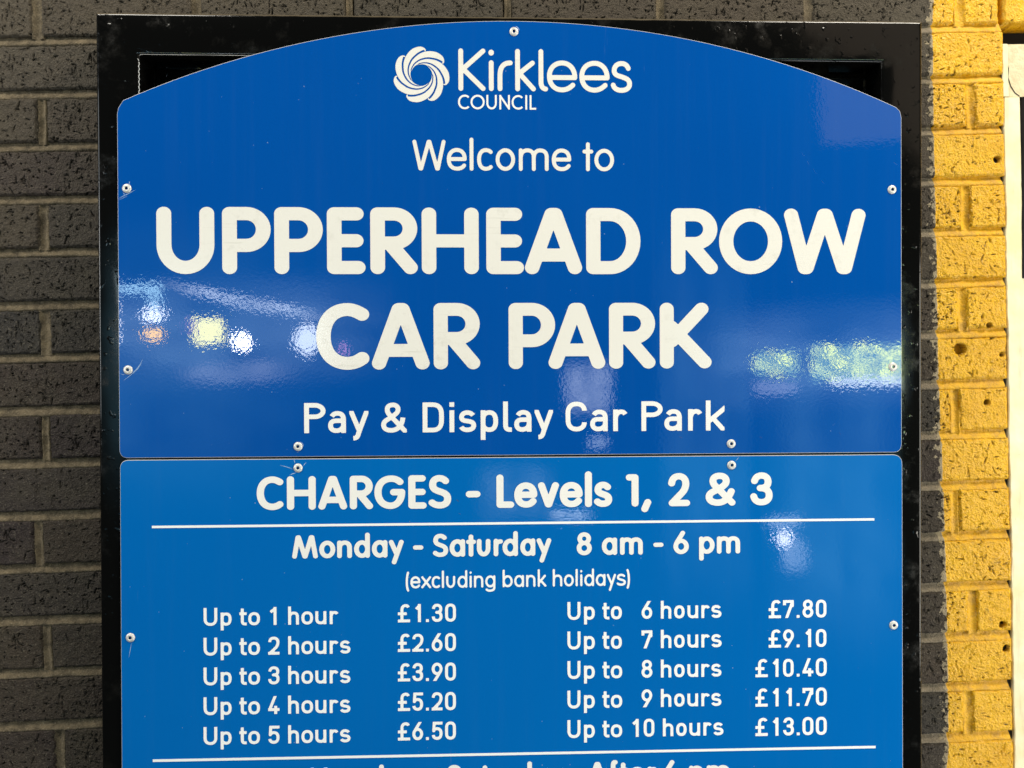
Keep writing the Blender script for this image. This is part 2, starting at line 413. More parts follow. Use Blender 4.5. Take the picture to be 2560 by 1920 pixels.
K = {  # light wordmark
 'K': 'M 0 0 L 0 1;M .10 .52 L 1 1;M .10 .52 L 1 0', 'i': 'M 0 0 L 0 .69;M 0 .955 L 0 .965',
 'r': 'M 0 0 L 0 .35 C 0 .56 .3 .69 1 .69', 'k': 'M 0 0 L 0 1;M .08 .40 L .94 .69;M .08 .43 L 1 0',
 'l': 'M 0 1 L 0 .20 C 0 .06 .4 .01 1 0',
 'e': 'M .04 .31 L 1 .31 C 1 .54 .8 .70 .5 .70 C .2 .70 0 .55 0 .345 C 0 .13 .2 -.02 .5 -.02 C .66 -.02 .8 .03 .92 .11',
 's': 'M .92 .57 C .85 .66 .7 .70 .52 .70 C .25 .70 .06 .62 .06 .51 C .06 .39 .3 .37 .5 .345 C .8 .30 1 .27 1 .15 C 1 .03 .75 -.02 .5 -.02 C .25 -.02 .05 .03 0 .12'}
N = {  # light capitals with flat ends
 'C': 'bb M .98 .86 C .88 .95 .75 1 .6 1 C .25 1 0 .8 0 .5 C 0 .2 .25 0 .6 0 C .75 0 .88 .05 .98 .14',
 'O': 'rr A .5 .5 .5 .5 0 360', 'U': 'xx M 0 1 L 0 .4 A .5 .4 .5 .4 180 360 L 1 1',
 'N': 'xx M 0 0 L 0 1;xx M 1 0 L 1 1;rr M 0 1 L 1 0', 'I': 'xx M 0 0 L 0 1', 'L': 'xx M 0 0 L 0 1;xx M 0 0 L 1 0'}
O_ = 'rr M .5 .68 C .83 .68 1 .56 1 .34 C 1 .12 .83 0 .5 0 C .17 0 0 .12 0 .34 C 0 .56 .17 .68 .5 .68'
D = {  # engineering grotesque
 'P': 'xx M 0 0 L 0 1;xr M 0 1 L .5 1 A .5 .775 .5 .225 90 -90 L 0 .55',
 'a': 'xr M 1 0 L 1 .42;br M .10 .56 C .22 .65 .36 .68 .52 .68 C .85 .68 1 .6 1 .42;rr M 1 .39 L .45 .39 C .15 .39 0 .33 0 .2 C 0 .06 .2 0 .45 0 C .75 0 1 .1 1 .24',
 'y': 'xr M 0 .68 L .5 .02;xb M 1 .68 L .47 -.10 C .42 -.24 .33 -.30 .10 -.30',
 '&': 'xb M 1 0 L .28 .62 C .2 .7 .18 .76 .18 .82 C .18 .94 .3 1 .45 1 C .6 1 .7 .93 .7 .82 C .7 .7 .6 .65 .42 .54 C .2 .42 0 .37 0 .22 C 0 .07 .15 0 .36 0 C .7 0 .9 .2 .93 .50',
 'D': 'xx M 0 0 L 0 1;xx M 0 1 L .45 1 C .85 1 1 .85 1 .62 L 1 .38 C 1 .15 .85 0 .45 0 L 0 0',
 'i': 'xb M 0 0 L 0 .775;bb M 0 .91 L 0 1.09',
 's': 'bb M .95 .57 C .83 .65 .66 .68 .5 .68 C .2 .68 .05 .6 .05 .5 C .05 .38 .2 .37 .5 .345 C .85 .32 1 .28 1 .18 C 1 .06 .8 0 .48 0 C .3 0 .12 .03 .02 .12',
 'p': 'xx M 0 .68 L 0 -.31;rr M 0 .46 C .05 .62 .25 .68 .5 .68 C .85 .68 1 .55 1 .34 C 1 .13 .85 0 .5 0 C .25 0 .05 .07 0 .2',
 'l': 'xx M 0 1.02 L 0 .18 C 0 .05 .4 0 1 0',
 'C': 'bb M 1 .73 C 1 .9 .8 1 .52 1 C .2 1 0 .87 0 .65 L 0 .35 C 0 .13 .2 0 .52 0 C .8 0 1 .1 1 .27',
 'r': 'xx M 0 0 L 0 .68;rb M 0 .42 C .05 .6 .3 .68 .55 .68 C .75 .68 .87 .65 .98 .58',
 'k': 'xx M 0 0 L 0 1.02;rx M .03 .27 L .92 .68;rx M .34 .40 L 1 0',
 'U': 'xx M 0 1 L 0 .37 C 0 .12 .2 0 .5 0 C .8 0 1 .12 1 .37 L 1 1',
 't': 'xx M .33 .93 L .33 .18 C .33 .04 .6 0 1 0;xx M 0 .68 L .95 .68',
 'o': O_, '1': 'xx M 1 0 L 1 1;bb M 1.0 .98 L 0 .76',
 'h': 'xx M 0 0 L 0 1.02;rx M 0 .45 C .1 .62 .25 .68 .52 .68 C .85 .68 1 .58 1 .42 L 1 0',
 'u': 'xr M 0 .68 L 0 .26 C 0 .08 .2 0 .48 0 C .75 0 .9 .06 1 .23;xx M 1 0 L 1 .68',
 '2': 'br M .02 .74 C .03 .92 .2 1 .5 1 C .82 1 1 .88 1 .72 C 1 .6 .93 .52 .8 .4 L .08 .03;xx M 0 0 L 1 0;xx M 0 0 L .08 .03',
 '3': 'br M .03 .76 C .08 .93 .25 1 .5 1 C .8 1 .97 .9 .97 .76 C .97 .6 .8 .53 .45 .53;rb M .45 .53 C .85 .53 1 .43 1 .27 C 1 .1 .8 0 .5 0 C .2 0 .03 .08 .01 .26',
 '4': 'xr M .60 1 L 0 .20;xx M 0 .20 L 1 .20;bx M .72 .44 L .72 0',
 '5': 'xb M 1 1 L 0 1;xr M .14 1 L .08 .50;rb M .10 .53 C .2 .62 .35 .64 .5 .64 C .85 .64 1 .5 1 .33 C 1 .12 .82 0 .5 0 C .22 0 .05 .08 .01 .22',
 '6': 'xr M .70 1 L .08 .48;rr A .5 .31 .5 .31 0 360', '9': 'xr M .30 0 L .92 .52;rr A .5 .69 .5 .31 0 360',
 '7': 'xx M 0 1 L 1 1;xb M 0 1 L 0 .76;xr M .33 0 L 1 .95;xx M 1 1 L 1 .95',
 '8': 'rr A .5 .77 .44 .23 0 360;rr A .5 .27 .5 .27 0 360',
 '0': 'rr M .5 1 C .85 1 1 .88 1 .68 L 1 .32 C 1 .12 .85 0 .5 0 C .15 0 0 .12 0 .32 L 0 .68 C 0 .88 .15 1 .5 1',
 '£': 'xx M .1 0 L 1 0;xr M .12 0 L .26 0;xb M .28 0 L .28 .72 C .28 .9 .42 1 .7 1 C .85 1 .92 .96 .98 .88;xb M 0 .47 L .80 .47',
 '.': 'bb M 0 -.09 L 0 .09'}
CLIPX = {'y': 0, 't': 1, '1': 1}

def sdf_poly(P, pts):
    best = None
    for a, b in zip(pts[:-1], pts[1:]):
        a = np.array(a); b = np.array(b); ab = b - a; L = ab @ ab
        ap = P - a
        t = np.clip((ap @ ab) / L, 0, 1) if L > 1e-9 else np.zeros(P.shape[:-1])
        d2 = ((ap - t[..., None] * ab) ** 2).sum(-1)
        best = d2 if best is None else np.minimum(best, d2)
    return np.sqrt(best)

GL = {}
def glyph(font, ch, W, cap, t):
    """outline loops (mm) of one character of outer width W, cap height cap, stroke t"""
    key = (font, ch, round(W * 2), round(cap * 2), round(t * 5))
    if key in GL: return GL[key]
    ani = .90 if font == 'V' and t / cap > .17 else (.94 if font == 'D' else 1.0)
    th = t * ani
    tab = dict(V=V, K=K, N=N, D=D)[font]
    fx = lambda x: t / 2 + x * max(W - t, 0)
    fy = lambda y: (th / 2 + y * (cap - th)) / ani
    strokes = []; ymin, ymax, xmin, xmax = 1e9, -1e9, 1e9, -1e9
    for s in tab[ch].split(';'):
        ends = 'rr'
        if s[1] in 'rbx': ends = s[:2]; s = s[3:]
        pts = curve_pts(s, fx, fy)
        ymin = min(ymin, min(p[1] for p in pts)); ymax = max(ymax, max(p[1] for p in pts))
        xmin = min(xmin, min(p[0] for p in pts)); xmax = max(xmax, max(p[0] for p in pts))
        planes = []
        for e, i, j in ((ends[0], 0, 1), (ends[1], -1, -2)):
            p = np.array(pts[i]); q = np.array(pts[j]); d = p - q; d = d / (np.hypot(*d) + 1e-9)
            if e == 'x':
                pts[i] = tuple(p + d * t * 1.3)
            elif e == 'b': planes.append((p, d))
        rad = t / 2
        if font == 'K' and ch == 'i' and 'M 0 .955' in s: rad = t * .56
        strokes.append((pts, planes, rad))
    n = 110 if cap > 60 else (74 if cap > 28 else 56)
    g = cap / n
    pad = t * .7
    x0, x1 = xmin - pad, xmax + pad; y0, y1 = (ymin - pad), (ymax + pad)
    nx, ny = int((x1 - x0) / g) + 2, int((y1 - y0) / g) + 2
    gx = x0 + np.arange(nx) * g + .013 * g; gy = y0 + np.arange(ny) * g + .017 * g
    P = np.stack(np.meshgrid(gx, gy), -1)
    S = None
    for pts, planes, rad in strokes:
        d = sdf_poly(P, pts) - rad
        for p, dr in planes:
            near = np.hypot(P[..., 0] - p[0], P[..., 1] - p[1]) < t * .78
            d = np.where(near, np.maximum(d, (P - p) @ dr), d)
        S = d if S is None else np.minimum(S, d)
    if font in 'DN':
        S = np.maximum(S, np.maximum(ymin - t / 2 - P[..., 1], P[..., 1] - ymax - t / 2))
        S = np.maximum(S, np.maximum(xmin - t / 2 - P[..., 0], P[..., 0] - xmax - t / 2))
    S = np.where(np.abs(S) < 1e-6, 1e-6, S)
    # marching squares -> loops
    ins = S < 0
    segs = {}
    idx = ins[:-1, :-1] * 1 + ins[:-1, 1:] * 2 + ins[1:, 1:] * 4 + ins[1:, :-1] * 8
    def H(j, i):  # crossing on the edge (j,i)-(j,i+1)
        a, b = S[j, i], S[j, i + 1]; return ('h', j, i), (gx[i] + g * a / (a - b), gy[j])
    def Ve(j, i):
        a, b = S[j, i], S[j + 1, i]; return ('v', j, i), (gx[i], gy[j] + g * a / (a - b))
    TB = {1: 'LB', 2: 'BR', 3: 'LR', 4: 'RT', 6: 'BT', 7: 'LT', 8: 'TL', 9: 'TB', 11: 'TR', 12: 'RL', 13: 'RB', 14: 'BL', 5: 'LBRT', 10: 'TLBR'}
    pos = {}
    for j, i in zip(*np.nonzero((idx > 0) & (idx < 15))):
        c = TB[int(idx[j, i])]
        for k in range(0, len(c), 2):
            ks = []
            for sd in c[k:k + 2]:
                kk, p = {'B': lambda: H(j, i), 'T': lambda: H(j + 1, i), 'L': lambda: Ve(j, i), 'R': lambda: Ve(j, i + 1)}[sd]()
                pos[kk] = (p[0], p[1] * ani); ks.append(kk)
            segs[ks[0]] = ks[1]
    loops = []
    while segs:
        s0 = next(iter(segs)); lp = []; k = s0
        while k in segs:
            lp.append(pos[k]); k = segs.pop(k)
        if len(lp) > 6: loops.append(simplify(lp, g * .045))
    GL[key] = loops
    return loops

def simplify(lp, tol):
    P = np.array(lp); n = len(P)
    k = int(np.argmax(((P - P[0]) ** 2).sum(1)))
    def dp(a, b):
        if b - a < 2: return []
        A, B = P[a % n], P[b % n]; d = B - A; L = np.hypot(*d) + 1e-12
        Q = P[np.arange(a + 1, b) % n] - A
        dist = np.abs(Q[:, 0] * d[1] - Q[:, 1] * d[0]) / L
        m = int(np.argmax(dist))
        if dist[m] < tol: return []
        m = a + 1 + m
        return dp(a, m) + [m] + dp(m, b)
    ids = [0] + dp(0, k) + [k] + dp(k, n)
    return [tuple(P[i % n]) for i in ids]

def area2(lp):
    return sum(a[0] * b[1] - b[0] * a[1] for a, b in zip(lp, lp[1:] + lp[:1]))
def inside(pt, lp):
    c = False; x, y = pt
    for (x1, y1), (x2, y2) in zip(lp, lp[1:] + lp[:1]):
        if (y1 > y) != (y2 > y) and x < (x2 - x1) * (y - y1) / (y2 - y1) + x1: c = not c
    return c

def flat_shape(VV, FF, loops, ox, oy, yf, thick):
    """fill loops (x right, y up, mm) with holes; front at depth yf (m), walls thick deep"""
    A = [(abs(area2(l)), l) for l in loops]; A.sort(key=lambda a: -a[0])
    groups = []
    for a, l in A:
        depth = sum(inside(l[0], m) for _, m in A if m is not l)
        if depth % 2 == 0: groups.append([l])
        else:
            for gr in reversed(groups):
                if inside(l[0], gr[0]): gr.append(l); break
    for gr in groups:
        base = len(VV); flat = []
        polys = []
        for l in gr:
            flat += l; polys.append([Vector((p[0], p[1], 0)) for p in l])
        for p in flat: VV.append(((ox + p[0]) * MM, yf, (oy + p[1]) * MM))
        for tri in tessellate_polygon(polys):
            a, b, c = tri; pa, pb, pc = flat[a], flat[b], flat[c]
            cr = (pb[0] - pa[0]) * (pc[1] - pa[1]) - (pb[1] - pa[1]) * (pc[0] - pa[0])
            if abs(cr) < 1e-9: continue
            FF.append((base + a, base + b, base + c) if cr > 0 else (base + a, base + c, base + b))
        if thick:
            b2 = len(VV)
            for p in flat: VV.append(((ox + p[0]) * MM, yf + thick, (oy + p[1]) * MM))
            k = 0
            for l in gr:
                n = len(l)
                for i in range(n):
                    j = (i + 1) % n
                    FF.append((base + k + i, b2 + k + i, b2 + k + j, base + k + j))
                k += n

# ================================================================== THE WALL
rng = np.random.RandomState(11)
def vnoise(nx, nz, cell, r):     # smooth value noise on a grid
    gx = int(nx / cell) + 3; gz = int(nz / cell) + 3
    g = r.rand(gz, gx)
    x = np.arange(nx) / cell; z = np.arange(nz) / cell
    xi = x.astype(int); zi = z.astype(int); fx = x - xi; fz = z - zi
    fx = fx * fx * (3 - 2 * fx); fz = fz * fz * (3 - 2 * fz)
    a = g[np.ix_(zi, xi)]; b = g[np.ix_(zi, xi + 1)]; c = g[np.ix_(zi + 1, xi)]; d = g[np.ix_(zi + 1, xi + 1)]
    return (a * (1 - fx) + b * fx) * (1 - fz)[:, None] + (c * (1 - fx) + d * fx) * fz[:, None]

BH = 62.0
def brick_mesh(length, seed, holes=(), step=1.25, calm=False):
    """one brick, origin at the centre of its face; rough wire-cut face with pores, worn arrises"""
    r = np.random.RandomState(seed)
    nx = int(length / step) + 1; nz = int(BH / step) + 1
    x = np.linspace(-length / 2, length / 2, nx); z = np.linspace(-BH / 2, BH / 2, nz)
    X, Zg = np.meshgrid(x, z)
    h = 1.5 * (vnoise(nx, nz, 34, r) - .5) + 1.0 * (vnoise(nx, nz, 9, r) - .5) + .9 * (vnoise(nx, nz, 3.3, r) - .5) + .55 * (r.rand(nz, nx) - .5)
    # worn edges
    ex = length / 2 - np.abs(X) - 2.2 * vnoise(nx, nz, 6, r) ; ez = BH / 2 - np.abs(Zg) - 2.0 * vnoise(nx, nz, 6, r)
    e = np.minimum(ex, ez)
    h -= 2.6 * np.clip(1 - e / 2.0, 0, 1) ** 2
    PIT = np.zeros_like(h)
    # pores: little pits, some dragged into slots
    dens = r.uniform(.35, 1.15)
    for _ in range(int(length * (.75 if calm else .95) * dens)):
        cx = r.uniform(-length / 2, length / 2); cz = r.uniform(-BH / 2, BH / 2)
        k = r.rand()
        if k < .66: a, b = r.uniform(.5, 1.5), r.uniform(.45, 1.1)
        elif k < .84: a, b = r.uniform(1.6, 4.0), r.uniform(.45, .8)
        else: a, b = r.uniform(.5, .8), r.uniform(1.8, 6)
        th = r.uniform(-.5, .5); c, s = math.cos(th), math.sin(th)
        u = (X - cx) * c + (Zg - cz) * s; v = -(X - cx) * s + (Zg - cz) * c
        q = np.sqrt((u / a) ** 2 + (v / b) ** 2)
        dp = (r.uniform(1.6, 6.0) if calm else r.uniform(1.2, 6.5))
        h -= dp * np.clip(1.35 - q, 0, 1) ** .8
        if dp > (3.6 if calm else 2.2): PIT = np.maximum(PIT, np.clip((1.25 - q) / .45, 0, 1))
        h += .8 * np.clip(1 - np.abs(q - 1.9) * 1.6, 0, 1) * (v < 0)
    for cx, cz, rad, dep in holes:
        q = np.hypot(X - cx, Zg - cz) / rad + .12 * (vnoise(nx, nz, 4, r) - .5)
        h = np.where(q < 1, -dep, h - 2.0 * np.clip(1.35 - q, 0, .35))
        PIT = np.maximum(PIT, np.clip((1.06 - q) / .08, 0, 1))
    jx = .9 * (vnoise(nx, nz, 5, r) - .5) ; jz = .9 * (vnoise(nx, nz, 5, r) - .5)
    edge = (np.arange(nx)[None, :] % (nx - 1) == 0) | (np.arange(nz)[:, None] % (nz - 1) == 0)
    X = X + jx + np.where(edge, 1.0 * (r.rand(nz, nx) - .5), 0); Zg = Zg + jz + np.where(edge, 1.2 * (r.rand(nz, nx) - .5), 0)
    Y = -h
    V_ = np.stack([X, Y, Zg], -1).reshape(-1, 3) * MM
    ids = np.arange(nx * nz).reshape(nz, nx)
    F_ = np.stack([ids[:-1, :-1], ids[:-1, 1:], ids[1:, 1:], ids[1:, :-1]], -1).reshape(-1, 4)
    ring = list(ids[0, :]) + list(ids[1:, -1]) + list(ids[-1, -2::-1]) + list(ids[-2:0:-1, 0])
    back = V_[ring].copy(); back[:, 1] = .030
    b0 = len(V_); V_ = np.vstack([V_, back]); n = len(ring)
    side = [(ring[i], b0 + i, b0 + (i + 1) % n, ring[(i + 1) % n]) for i in range(n)]
    me = bpy.data.meshes.new("brick")
    me.from_pydata(V_.tolist(), [], F_.tolist() + [tuple(map(int, s)) for s in side])
    me.polygons.foreach_set("use_smooth", [True] * len(me.polygons))
    at = me.attributes.new('pit', 'FLOAT', 'POINT')
    at.data.foreach_set('value', np.concatenate([PIT.ravel(), np.zeros(n)]).astype(np.float32))
    me.materials.append(M_BRICK)
    me.update()
    return me

wall = link(bpy.data.objects.new("brick_wall", None))
wall.location = (0, 0, Z0)
tag(wall, "dark brown brick wall behind the sign, its right-hand end painted bright yellow", "wall")

JZ = lambda k: 573.2 - 75.2 * k            # centre line of the bed joint above course k
Lx = {0: -626, 2: -623, 4: -625.6, 6: -628.3, 8: -632.6, 10: -647.5, 12: -640.2, 14: -627.1}
Rx = {0: 713.2, 2: 727.5, 4: 716.1, 6: 707.7, 8: 693.2, 10: 689.7, 12: 712.9, 14: 702.6}
ENDX = 779.0
def perps(k):
    if k % 2 == 0:
        l = Lx.get(k, -630 + 6 * math.sin(k * 2.1)); r = Rx.get(k, 708 + 7 * math.sin(k * 1.3)); n = 6
    else:
        l = -514 + 7 * math.sin(k * 1.7); r = 604 + 9 * math.sin(k * 2.9); n = 5
    st = (r - l) / n
    return [l + st * i + (3 * math.sin(i * 2.2 + k) if 0 < i < n else 0) for i in range(-3, n + 1)]
KS = range(-2, 17)
SLOT = 777.5
full = {}
pool = {}
specials = {  # course -> holes as wall x, z, radius, depth (drilled holes and knocked-out spots)
}
HOLES = [(703.5, 23.5, 8.6, 29), (764.5, 271.5 + 75 - 44, 5.0, 26), (747.0, 57.0, 4.2, 20), (742.5, -57.0, 4.2, 20),
         (757.6, -388.5, 5.2, 26), (766.0, 14.0, 3.2, 14), (762, -425, 5.5, 16)]
mort_perps = []
def put_brick(k, xa, xb):
    zt = JZ(k); zc = zt - 37.6
    L = xb - xa
    hs = [(hx - (xa + xb) / 2, hz - zc, hr, hd) for hx, hz, hr, hd in HOLES if xa < hx < xb and abs(hz - zc) < BH / 2 + 3]
    yel = xa > 600
    Lq = round(L / 3) * 3
    if hs:
        me = brick_mesh(L, 500 + int(hx_seed(xa, zc)), hs, 1.3, yel); sx = 1
    else:
        v = rng.randint(0, 7 if 200 < Lq < 220 else 3)
        key = (yel, Lq if not 200 < Lq < 220 else 210, v)
        if key not in pool: pool[key] = brick_mesh(key[1], 40 + len(pool), (), 1.05, yel)
        me = pool[key]; sx = L / key[1]
    o = link(bpy.data.objects.new("brick", me), wall)
    o.location = ((xa + xb) / 2 * MM, -rng.uniform(-1.0, 1.0) * MM, zc * MM)
    o.scale = (sx, 1, 1)
    o.rotation_euler = (rng.uniform(-.006, .006), rng.uniform(-.004, .004), rng.uniform(-.005, .005))
    if rng.rand() < .5 and not hs: o.rotation_euler[1] += math.pi
    return o
def hx_seed(a, b): return abs(a * 3 + b * 7) % 400

J = 6.4
for k in KS:
    ps = perps(k)
    end = 774.3 + (JZ(k) - 37) * .008 if k >= 1 else 1440
    if k <= 0:
        if k == 0: ps = ps[:-1] + [ps[-1]] + [SLOT + 0.0, 1003, 1226]
        else: ps = ps + [ps[-1] + 223, ps[-1] + 446, ps[-1] + 669]
    row_ = [-1400] + [p for p in ps if p < end - 20] + [end + J]
    for a, b in zip(row_[:-1], row_[1:]):
        ja = 3.0 if abs(a - SLOT) < .1 else J
        jb = 5.0 if abs(b - SLOT) < .1 else J
        put_brick(k, a + ja, b - jb)
    for p in row_[1:-1]:
        if abs(p - SLOT) > .1: mort_perps.append((k, p))

# mortar: weather-struck bed joints and rubbed upright joints, all one body of cement
VV, FF = [], []
def strip(rows):
    b = len(VV); m = len(rows[0])
    for r_ in rows: VV.extend(r_)
    for i in range(len(rows) - 1):
        for j in range(m - 1):
            FF.append((b + i * m + j, b + i * m + j + 1, b + (i + 1) * m + j + 1, b + (i + 1) * m + j))
BED = [(-9.0, 14.0), (-7.8, 3.0), (-6.0, 1.0), (-4.4, 1.2), (-2.2, 2.6), (.4, 4.2), (3.4, 6.0), (6.0, 6.6), (7.8, 6.2), (9.0, 14.0)]
for k in range(-2, 18):
    zc = JZ(k); end = ENDX if k >= 2 else (ENDX if k == 1 else 1440)
    if k == 1: end = ENDX + 1.5
    if k > 1: end = 774.3 + (zc - 0) * .008 - .6
    xs = np.arange(-1400, end, 3.5)
    n1 = vnoise(len(xs), len(BED) + 2, 6, rng); n2 = vnoise(len(xs), len(BED) + 2, 1.6, rng); wv = vnoise(len(xs), 3, 28, rng)[0]
    rows = []
    for j, (dz, dy) in enumerate(BED):
        rows.append([(x * MM, (dy + (1.6 * (n1[j][i] - .5) + 1.1 * (n2[j][i] - .5) if 0 < j < 9 else 0)) * MM, (zc + dz + 2.4 * (wv[i] - .5)) * MM) for i, x in enumerate(xs)])
    strip(rows)
UP = [(-8.5, 12.0), (-6.6, 3.0), (-4.4, 3.2), (-2.0, 4.6), (.5, 5.4), (3.0, 4.8), (5.4, 3.0), (6.8, 2.2), (8.5, 12.0)]
for k, p in mort_perps:
    zt = JZ(k) - 4; zs = np.linspace(zt, zt - 68, 21)
    n1 = vnoise(len(zs), 12, 4, rng); n2 = vnoise(len(zs), 12, 1.4, rng); wv = vnoise(len(zs), 3, 9, rng)[0]
    sh = rng.uniform(.7, 1.2)
    flip = -1 if p < 0 else 1              # the pointer worked towards the light of each side
    rows = []
    for i, z in enumerate(zs):
        rows.append([((p + flip * dx * sh + 2.2 * (wv[i] - .5)) * MM, (dy + (1.7 * (n1[j][i] - .5) + 1.0 * (n2[j][i] - .5) if 0 < j < 8 else 0)) * MM, z * MM) for j, (dx, dy) in enumerate(UP)])
    if flip > 0: rows = [r_ for r_ in rows][::-1]
    strip(rows)
mo = mesh_ob("mortar", VV, FF, M_MORTAR, wall, smooth=True)
# solid backing of the wall with the reveal of the opening on its right
def box(VV, FF, x0, x1, y0, y1, z0, z1):
    b = len(VV)
    for x in (x0, x1):
        for y in (y0, y1):
            for z in (z0, z1): VV.append((x * MM, y * MM, z * MM))
    for f in ((0, 1, 3, 2), (4, 6, 7, 5), (0, 4, 5, 1), (2, 3, 7, 6), (0, 2, 6, 4), (1, 5, 7, 3)):
        FF.append(tuple(b + i for i in f))
VV, FF = [], []
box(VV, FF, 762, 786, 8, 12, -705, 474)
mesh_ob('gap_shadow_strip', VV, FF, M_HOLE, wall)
VV, FF = [], []
box(VV, FF, -1400, 773, 16, 215, -705, 723)
box(VV, FF, 784, 1450, 16, 215, 505, 723)
mesh_ob("wall_core", VV, FF, M_MORTAR, wall)
# nails of paint and cement that closes the edge of the pier
VV, FF = [], []

# ================================================================== THE SIGN
sign = link(bpy.data.objects.new("car_park_sign", None))
PSI = math.radians(1.3699948781790499)
OX, OZ = -508.81768406, 503.5891745
YS = -65.0                                      # face of the blue panels
sign.location = (OX * MM, 0, Z0 + OZ * MM)
sign.rotation_euler = (0, PSI, 0)
tag(sign, "blue and white car park information sign in a black metal frame on the brick wall", "sign")

def rail(p0, p1, inward, w=53.5, y0=-61.6, y1=-12.0, m0=1, m1=1, rad=4.5):
    """hollow-section rail from p0 to p1 along its outer edge (u, v mm), mitred at the ends"""
    p0 = np.array(p0, float); p1 = np.array(p1, float); d = (p1 - p0); L = np.hypot(*d); d /= L; inn = np.array(inward, float)
    prof = []
    for cx, cy, a0 in ((rad, y0 + rad, 180), (w - rad, y0 + rad, 270), (w - rad, y1 - rad, 0), (rad, y1 - rad, 90)):
        for i in range(6):
            a = math.radians(a0 + 18 * i)
            prof.append((cx + rad * math.cos(a), cy + rad * math.sin(a)))
    VV, FF = [], []; n = len(prof)
    S = 60
    r = np.random.RandomState(int(L))
    for si in range(S + 1):
        for (s, y) in prof:
            t0 = s * m0; t1 = L - s * m1
            q = p0 + d * (t0 + (t1 - t0) * si / S) + inn * s
            jit = .10 * (r.rand() - .5)
            VV.append(((q[0] + jit) * MM, (y + jit) * MM, -q[1] * MM))
    for si in range(S):
        for i in range(n):
            j = (i + 1) % n
            FF.append((si * n + i, si * n + j, (si + 1) * n + j, (si + 1) * n + i))
    if not m0:                   # square-cut ends get caps of their own
        b = len(VV); VV += VV[:n] + VV[S * n:S * n + n]
        FF.append(tuple(b + i for i in range(n))); FF.append(tuple(b + n + i for i in range(n - 1, -1, -1)))
    return mesh_ob("frame_rail", VV, FF, M_BLACK, sign, smooth=True)
FW, FH = 1125.5, 1420.0
G_ = 4.6                      # the outer edge seen in the photograph is the rounded front arris
kw = dict(w=53.5 + G_)
rail((-G_, -G_), (FW + G_, -G_), (0, 1), **kw); rail((-G_, -G_), (-G_, FH), (1, 0), **kw); rail((FW + G_, -G_), (FW + G_, FH), (-1, 0), **kw); rail((-G_, FH), (FW + G_, FH), (0, -1), **kw)
rail((53.2, 555), (FW - 53.2, 555), (0, 1), w=62, m0=0, m1=0, y0=-61.0)        # cross rail behind the joint of the panels
# back plates that hold the frame to the wall (seen in the gaps over the arch)
VV, FF = [], []
box(VV, FF, 54, 92, -11, -7, -330, -52)
mesh_ob("back_plate", VV, FF, M_BLACK, sign)
for b_ in ((1020, 1071, -11, -7, -330, -58), (92, 700, -11, -7, -70, -52)):
    VV, FF = [], []; box(VV, FF, *b_); mesh_ob("back_plate", VV, FF, M_BLACK, sign)

# pale strips that paint the light caught on the inner arris of the opening
def glint_strip(pts, w_):
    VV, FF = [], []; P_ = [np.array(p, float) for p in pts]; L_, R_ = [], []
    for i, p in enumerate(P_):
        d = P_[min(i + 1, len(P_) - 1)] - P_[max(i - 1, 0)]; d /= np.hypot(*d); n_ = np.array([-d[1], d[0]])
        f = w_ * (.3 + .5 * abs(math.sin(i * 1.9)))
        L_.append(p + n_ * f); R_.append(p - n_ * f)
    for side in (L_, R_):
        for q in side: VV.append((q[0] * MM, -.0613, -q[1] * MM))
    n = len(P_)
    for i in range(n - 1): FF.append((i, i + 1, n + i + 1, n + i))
    mesh_ob("edge_glint", VV, FF, M_EDGE, sign)
glint_strip([(52.9 + .5 * math.sin(v * .9), v) for v in np.arange(62, 112, 1.6)], .75)
glint_strip([(51.0, 57.5), (52.2, 59.0), (52.9, 61.0)], .5)
glint_strip([(53.5, 53.6), (55.5, 52.2), (58.5, 51.9), (80, 52.0), (110, 52.1), (140, 52.0), (170, 52.1), (205, 52.2)], .28)

def panel(name, outline, mat, zf=-65.0, th=3.0):
    """sheet panel: outline (u, v) clockwise on the page"""
    n = len(outline); VV = []; FF = []
    c = np.mean(outline, 0)
    def ring(off, y):
        P = np.array(outline); P2 = []
        for i in range(n):
            a, b, c_ = P[i - 1], P[i], P[(i + 1) % n]
            t = (c_ - a) / (np.hypot(*(c_ - a)) + 1e-9); nrm = np.array([-t[1], t[0]])
            P2.append(b + nrm * off)
        for q in P2: VV.append((q[0] * MM, y * MM, -q[1] * MM))
    ring(.7, zf); ring(.15, zf + .25); ring(0, zf + .9); ring(0, zf + th)
    poly = [[Vector(VV[i]).xzy for i in range(n)]]
    fm = []
    for tri in tessellate_polygon(poly):
        a, b, c_ = [Vector(VV[i]) for i in tri]
        nn = (b - a).cross(c_ - a)
        FF.append(tuple(tri) if nn.y < 0 else (tri[0], tri[2], tri[1])); fm.append(0)
    for k in range(3):
        for i in range(n):
            j = (i + 1) % n
            FF.append((k * n + i, (k + 1) * n + i, (k + 1) * n + j, k * n + j)); fm.append(1)
    FF.append(tuple(3 * n + i for i in range(n))); fm.append(1)
    return mesh_ob(name, VV, FF, None, sign, mats=[mat, M_EDGE], fmat=fm)

def fillet(pts, r, n=7):
    out = []; m = len(pts)
    for i, p in enumerate(pts):
        rr = r[i]
        if rr == 0: out.append(p); continue
        a = np.array(pts[i - 1], float); b = np.array(p, float); c = np.array(pts[(i + 1) % m], float)
        u = (a - b) / np.hypot(*(a - b)); v = (c - b) / np.hypot(*(c - b))
        ang = math.acos(np.clip(u @ v, -1, 1)); t = rr / math.tan(ang / 2)
        s, e = b + u * t, b + v * t
        for k in range(n + 1):
            f = k / n; q = (1 - f) ** 2 * s + 2 * f * (1 - f) * b + f * f * e
            out.append(tuple(q))
    return out

